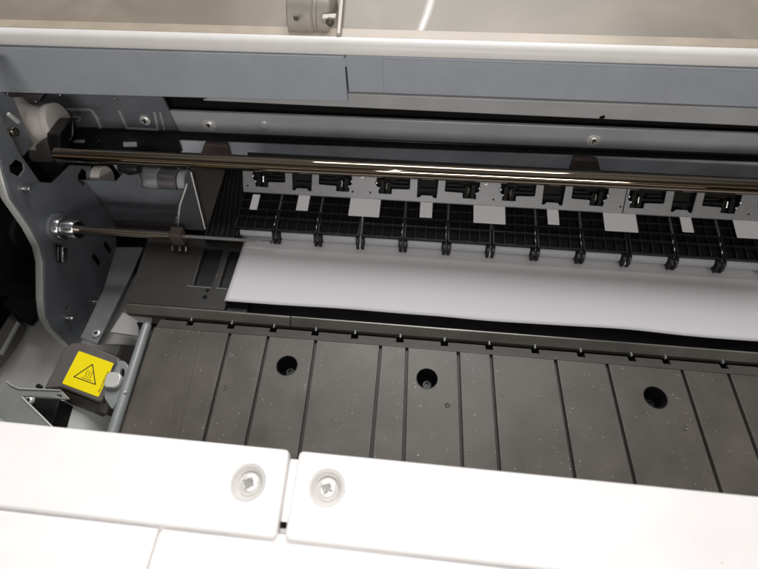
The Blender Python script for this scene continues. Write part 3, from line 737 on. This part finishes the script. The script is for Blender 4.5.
# black wheel left of plate, black guard
w = MB(); c = Vector((XS-.022, .200, .010))
w.lathe(c-Vector((.012, 0, 0)), (1, 0, 0), [(0, .050), (.001, .052), (.012, .052), (.013, .0505), (.013, .044), (.011, .043), (.011, .018), (.014, .017), (.014, .00001)], 72)
part('drive_pulley', w, M_blackm, smooth=30, label='large matt black pulley left of the side plate')
w = MB(); w.prism([P(-20, 200, z=-.045), P(-20, 290, z=-.045), P(3, 306, z=-.045), P(24, 322.5, z=-.045), P(29, 323, z=-.045), P(38, 309, z=-.045), P(50, 320, z=-.045), P(60, 200, z=-.045)], (0, 0, -.006)); part('black_guard', w, M_blackm, bevel=.001)
w = MB(); w.box(-.55, -.25, .02, .30, -.075, -.070); pan = part('bottom_pan', w, M_zinclit, label='pale grey metal pan at the bottom left')
w = MB(); w.prism([P(-60, 270, z=-.055), P(3, 300, z=-.055), P(19, 322, z=-.055), P(14, 332, z=-.055), P(0, 354, z=-.055), P(-60, 420, z=-.055)], (0, 0, -.01)); part('taupe_side_panel', w, M_taupe, bevel=.0006)
w = MB(); w.prism([P(17, 321, z=-.052), P(19, 323, z=-.052), P(1, 355, z=-.052), P(-1, 353, z=-.052)], (0, 0, -.002)); part('bright_edge_strip', w, M_rim)

# ================================================================== GREY BAR BESIDE THE PLATEN
w = MB(); a = P(147.5, 324, z=.0035); b = P(113, 432, z=.0035); d = (a-b).normalized()
w.lathe(a+d*.001, -d, [(0, .0008), (.0006, .0021), (.0018, .0029), (.004, .0031), (.10, .0036), (.14, .0038)], 32)
w.prism([a+Vector((-.0030, -.002, -.0005)), a+Vector((.0005, -.002, -.0005)), b+Vector((.0005, -.01, -.0005)), b+Vector((-.0036, -.01, -.0005))], (0, 0, -.014))
bar = part('edge_bar', w, M_bar, smooth=50, label='rounded grey bar along the left edge of the platen')
w = MB(); w.ball(P(125.2, 392.5, z=.0065), .0011); link('white_dot', w, M_tab, bar)

# ================================================================== WARNING STICKER HOUSING
ZS = .004
w = MB()
hp_ = [(64.5, 347), (73, 342.6), (84, 342.5), (119, 357.5), (119.5, 365), (100.5, 402), (96, 401.5), (61, 387.5), (43.5, 389)]
w.prism([P(*p, z=ZS) for p in hp_], (0, 0, -.022))
box = part('heater_end_cap', w, M_taupe, bevel=.0012, label='dark taupe end cap carrying the yellow warning sticker')
w = MB(); w.prism([P(60, 389, z=ZS-.003), P(97, 403, z=ZS-.003), P(101, 406, z=ZS-.006), P(92, 411, z=ZS-.010), P(66, 402, z=ZS-.010)], (0, 0, -.014)); link('cap_skirt', w, M_taupe, box, bevel=.001)
w = MB(); w.prism([P(100, 396, z=ZS-.002), P(108, 392, z=ZS-.002), P(112, 400, z=ZS-.006), P(106, 414, z=ZS-.008), P(98, 411, z=ZS-.008)], (0, 0, -.006)); link('cap_hook', w, M_taupe, box, bevel=.0006)
O = P(62, 383.4, z=ZS+.0003); U = P(98.4, 397.1, z=ZS+.0003)-O; Vv = P(78.7, 350.8, z=ZS+.0003)-O
sw, sh = U.length, Vv.length
Un = U.normalized(); Vn = (Vv-Un*Vv.dot(Un)).normalized(); shx = Vv.dot(Un)/Vv.dot(Vn); sh = Vv.dot(Vn)
def sk(u, v): return (u*sw+v*sh*shx, v*sh)
w = MB(); w.plate(rpoly([sk(0, 0), sk(1, 0), sk(1, 1), sk(0, 1)], .0010, 4), [], .00025, O, Un, Vn, bev=.00005)
stk = link('warning_sticker', w, M_yellow, box, label='yellow hot surface warning sticker with a black triangle')
inv = Matrix(((sw, sh*shx), (0, sh))).inverted()
def st_uv(px, py):
    p = P(px, py, z=ZS+.0003)-O; return (p.dot(Un), p.dot(Vn))
tri = [st_uv(93, 363.6), st_uv(96, 385.2), st_uv(73, 376.9)]
cen = Vector((sum(p[0] for p in tri)/3, sum(p[1] for p in tri)/3))
def shrink(k): return [tuple(cen+(Vector(p)-cen)*k) for p in tri]
w = MB(); w.plate(rpoly(shrink(1.0), .0006), [rpoly(shrink(.86), .0004)], .00012, O+Un.cross(Vn)*.00012, Un, Vn, bev=.00002)
link('warning_triangle', w, M_ink, stk, smooth=0)
def stroke(mb, pts, wd, z=.00012):
    for a, b in zip(pts, pts[1:]):
        a = Vector(a); b = Vector(b); d = (b-a).normalized(); n_ = Vector((-d.y, d.x))*wd/2; e = d*wd*.3
        q = [a+n_-e, a-n_-e, b-n_+e, b+n_+e]
        mb.prism([O+Un*p.x+Vn*p.y+Un.cross(Vn)*(z-.0001) for p in q], Un.cross(Vn)*.0001)
# heat waves: upright relative to the triangle (apex up)
base_mid = (Vector(tri[1])+Vector(tri[2]))/2; upv = (Vector(tri[0])-base_mid).normalized()
apex = Vector(tri[0]); side_len = (Vector(tri[1])-Vector(tri[2])).length; rt = (Vector(tri[1])-Vector(tri[2])).normalized(); H_ = (apex-base_mid).length
upv = Vector((-rt.y, rt.x)); upv = upv if upv.dot(apex-base_mid) > 0 else -upv
w = MB(); cx_ = base_mid*.75+apex*.25+rt*side_len*.02
for k in (-1, 0, 1):
    pts = []
    for j in range(13):
        t = j/12; pts.append(cx_+rt*(k*side_len*.105+math.sin(t*2*math.pi)*side_len*.026)+upv*((t-.14)*H_*.38))
    stroke(w, pts, .00030, .00013)
q = base_mid+upv*H_*.125; stroke(w, [q-rt*side_len*.2, q+rt*side_len*.24], .00028, .00014)
link('heat_waves', w, M_ink, stk, smooth=0)
def text(s, size, pos, xd, yd, m, parent, name, depth=.00004):
    cu = bpy.data.curves.new('t', 'FONT'); cu.body = s; cu.size = size; cu.extrude = depth; cu.align_x = 'LEFT'
    ob = bpy.data.objects.new('t', cu); COL.objects.link(ob); dg = bpy.context.evaluated_depsgraph_get(); dg.update()
    me = bpy.data.meshes.new_from_object(ob.evaluated_get(dg)); bpy.data.objects.remove(ob)
    xd = Vector(xd).normalized(); yd = Vector(yd).normalized(); mx = Matrix((xd, yd, xd.cross(yd))).transposed().to_4x4(); mx.translation = pos
    w = MB().mesh(me, mx); return link(name, w, m, parent, smooth=0)
p0 = st_uv(99.8, 392.5); p1 = st_uv(112.5, 364.5)
d_ = (Vector(p1)-Vector(p0)).normalized(); nrm = Vector((-d_.y, d_.x))
text('PN: 65500278 01', .0021, O+Un*p0[0]+Vn*p0[1]+Un.cross(Vn)*.0001, Un*d_.x+Vn*d_.y, Un*nrm.x+Vn*nrm.y, M_inkfade, stk, 'part_number')

# pale roller under it
w = MB(); c = P(79, 420, z=-.026); c = Vector((c.x, c.y, -.026))
c = P(78, 401, z=-.012); c.z = -.032
w.lathe(Vector((c.x-.001, c.y+.001, c.z)), (.10, -1, 0), [(0, .0205), (.0008, .0215), (.10, .0215)], 64)
part('pale_roll_core', w, M_tube, smooth=50, label='pale grey tube end under the warning sticker')
w = MB(); w.box(-.26, -.15, .02, .11, -.062, -.058); part('dark_under_tray', w, M_blackm)
# grey catch, ring and tab
w = MB(); c = P(119, 373, z=.002)
ring_o = [P(112, 366, z=.004), P(117, 360.5, z=.004), P(124, 360.5, z=.004), P(128.5, 366, z=.004), P(128, 376, z=.004), P(123, 386, z=.004), P(121, 394, z=.004), P(112, 410, z=.004), P(104, 398, z=.004), P(104.5, 389, z=.004), P(108, 383, z=.004)]
w.plate(rpoly([(p.x, p.y) for p in ring_o][::-1], .002, 4), [rpoly([q2(119, 377, .004), q2(120.5, 369, .004), q2(124, 368.5, .004), q2(124.5, 374, .004), q2(121.5, 381, .004), q2(119.5, 382, .004)][::-1], .0012)], .003, (0, 0, .004), (1, 0, 0), (0, 1, 0), bev=.0005)
ca = part('catch_lever', w, M_bar, label='grey catch lever with a pale rounded tab beside the sticker')
w = MB(); tp = [q2(105.5, 386, .0055), q2(108, 376, .0055), q2(112, 372.8, .0055), q2(121, 374, .0055), q2(123, 378, .0055), q2(120, 386.5, .0055), q2(116, 389, .0055), q2(107, 388.5, .0055)]
w.plate(rpoly(tp[::-1], .0016, 5), [], .004, (0, 0, .008), (1, 0, 0), (0, 1, 0), bev=.0009)
link('lever_tab', w, M_tab, ca)
# triangular grey strut
ZT = .018
w = MB(); T = [(8, 380.8), (13, 385.4), (20.6, 388.6), (61, 390.3), (69.6, 399), (64, 399.5), (51, 398), (30, 396), (21.5, 396.6), (54, 430), (30, 440), (-12, 408), (-8, 396), (2, 392)]
q3 = lambda p: (P(*p, z=ZT).x, P(*p, z=ZT).y)
w.plate(rpoly([q3(p) for p in T][::-1], .0012), [rpoly([q3(p) for p in ((56, 394.5), (61, 395), (62, 396.8), (57, 396.6))][::-1], .0004)], .0018, (0, 0, ZT), (1, 0, 0), (0, 1, 0), bev=.0004)
tb = part('strut_bracket', w, M_strut, label='grey triangular strut bracket at the lower left')
w = MB(); w.prism([P(a, b, z=ZT+.0001) for a, b in ((8, 380.3), (13, 385), (20.6, 388.2), (61, 390), (61, 391), (20, 389.6), (12, 386.3), (7, 382))], (0, 0, .0008)); link('lit_top_edge', w, M_rim, tb)  # light on the arm's top edge, drawn as a pale strip
w = MB(); w.tube([P(22.3, 397.6, z=ZT), P(38, 413, z=ZT), P(54, 429, z=ZT)], .0006, 8); link('strut_hem', w, M_rim, tb)
w = MB(); w.prism([P(33, 397, z=.004), P(60, 399, z=.004), P(56, 411, z=.004), P(50, 432, z=.004), P(20, 405, z=.004)], (0, 0, -.02)); part('dark_motor_block', w, M_blackm, bevel=.001)
c = P(30, 401.5, z=.008); phillips(c, (0, 0, 1), .0030, tb, h=.0025)
w = MB(); w.lathe(P(41, 387.5, z=ZT-.002), (0, 0, 1), [(0, .0014), (.003, .0014), (.0035, .001)], 14); link('strut_pin', w, M_black, tb)

# ================================================================== FRONT COVERS (white)
ZC = .090; TH = .006
def c2(px, py, z=ZC): p = P(px, py, z=z); return (p.x, p.y)
yc = .0383
FYL = P(0, 504, z=ZC).y; 
xg = c2(289, 455)[0]
# left panel: right edge runs slightly slanted
gapL = [c2(287.5, 458), c2(276, 536)]; gapR = [c2(297.5, 460), c2(284.5, 536)]
fy = P(230, 534, z=ZC).y
left_out = [(-.34, fy), (gapL[1][0], fy), gapL[1], (gapL[0][0], yc), (-.34, yc)]
left_out = [(-.34, fy), (gapL[1][0], fy), (gapL[0][0], yc), (-.34, yc)]
right_out = [(gapR[1][0], fy), (.30, fy), (.30, yc), (gapR[0][0], yc)]
cupL = c2(247.5, 482.5); cupR = c2(326.5, 488)
CR = .0062
def rc(pts, r): return rpoly(pts, r, 5)
def cover(out, cup, name, lab):
    # round only the rear inner corner strongly
    w = MB(); w.plate(rc(out, .0022), [circle(*cup, CR+.0004, 48)], TH, (0, 0, ZC), (1, 0, 0), (0, 1, 0), bev=.0011)
    o = part(name, w, M_cover, label=lab, smooth=50)
    w = MB(); w.lathe((cup[0], cup[1], ZC-.0002), (0, 0, -1), [(0, CR+.0006), (0, CR+.0001), (.0005, CR-.0004), (.0032, CR-.0014), (.0042, CR-.0024), (.0042, .00001)], 56, caps=False)
    link('screw_cup', w, M_capp, o, smooth=35)
    s = phillips((cup[0], cup[1], ZC-.0044), (0, 0, 1), .0046, o, h=.0026, m=M_palescrew, slot=M_slot)
    return o
cvL = cover(left_out, cupL, 'front_cover', 'glossy white front cover, left piece with one recessed screw')
cvR = cover(right_out, cupR, 'front_cover', 'glossy white front cover, right piece with one recessed screw')
# body under the covers with a rounded rear edge, and lower front panels
w = MB(); w.box(-.34, .30, yc-.030, yc-.0022, ZC-.030, ZC-TH-.0004)
w.box(-.34, .30, -.12, yc-.0302, ZC-.030, ZC-.0035)
under = part('cover_frame', w, M_cover, bevel=.001)
w = MB(); c = c2(280.3, 524); w.box(c[0]-.0012, c[0]+.0013, c[1]-.0011, c[1]+.0011, ZC-.0058, ZC-.0044); link('latch_hole', w, M_pit, under, smooth=0)
# notch between lower panels
w = MB(); a = c2(163, 528, ZC-.002); b = c2(155, 575, ZC-.002); c = P(158, 520, z=ZC)
w.prism([Vector((-.34, fy-.0010, ZC-.0034)), Vector((a[0]-.0012, fy-.0010, ZC-.0034)), Vector((b[0]-.0012, -.12, ZC-.0034)), Vector((-.34, -.12, ZC-.0034))], (0, 0, .0027))
w.prism([Vector((a[0]+.0004, fy-.0010, ZC-.0034)), Vector((.30, fy-.0010, ZC-.0034)), Vector((.30, -.12, ZC-.0034)), Vector((b[0]+.0004, -.12, ZC-.0034))], (0, 0, .0025))
part('lower_front_panel', w, M_cover, bevel=.0005)

# ================================================================== LIGHT
W = bpy.data.worlds.new('World'); S.world = W; W.use_nodes = True
nt = W.node_tree; N = nt.nodes; L = nt.links; bg = N['Background']
tc = N.new('ShaderNodeTexCoord'); sx = N.new('ShaderNodeSeparateXYZ'); L.new(tc.outputs['Generated'], sx.inputs[0])
rp_ = N.new('ShaderNodeValToRGB'); L.new(sx.outputs['Z'], rp_.inputs[0])
cr = rp_.color_ramp; cr.elements[0].position = 0; cr.elements[0].color = (.03, .027, .025, 1); cr.elements[1].position = 1; cr.elements[1].color = (.20, .20, .21, 1)
for p_, c_ in ((.24, (.03, .027, .025)), (.32, (.40, .31, .22)), (.46, (.30, .24, .18)), (.54, (.05, .045, .04)), (.72, (.07, .06, .055)), (.80, (.12, .12, .12)), (.9, (.35, .35, .35))):
    e = cr.elements.new(p_); e.color = (*c_, 1)
L.new(rp_.outputs[0], bg.inputs['Color']); bg.inputs['Strength'].default_value = .55
def area(name, loc, target, sx_, sy_, power, col=(1, 1, 1)):
    d = bpy.data.lights.new(name, 'AREA'); d.shape = 'RECTANGLE'; d.size = sx_; d.size_y = sy_; d.energy = power; d.color = col
    o = bpy.data.objects.new(name, d); COL.objects.link(o); o.location = loc
    o.rotation_euler = (Vector(target)-Vector(loc)).to_track_quat('-Z', 'Y').to_euler(); return o
area('ceiling_lamp', (.1, 1.7, 2.0), (0, .15, 0), 1.5, 1.3, 54, (1, .98, .965))
area('front_fill_lamp', (.5, -2.3, 1.15), (0, .2, .05), 1.6, .25, 24, (1, .96, .90))  # added fill, set low in front to brighten the upright beam faces
fl = bpy.data.lights.new('phone_flash', 'POINT'); fl.energy = .62; fl.shadow_soft_size = .003; fl.color = (1, .97, .94)
fo_ = bpy.data.objects.new('phone_flash', fl); COL.objects.link(fo_); fo_.location = Vector((-.030, .006, .281))

# ------------------------------------------------------------------ render
S.render.engine = 'CYCLES'
S.view_settings.view_transform = 'Standard'; S.view_settings.look = 'None'; S.view_settings.exposure = .15; S.view_settings.gamma = 1
S.render.resolution_x = 1024; S.render.resolution_y = 769
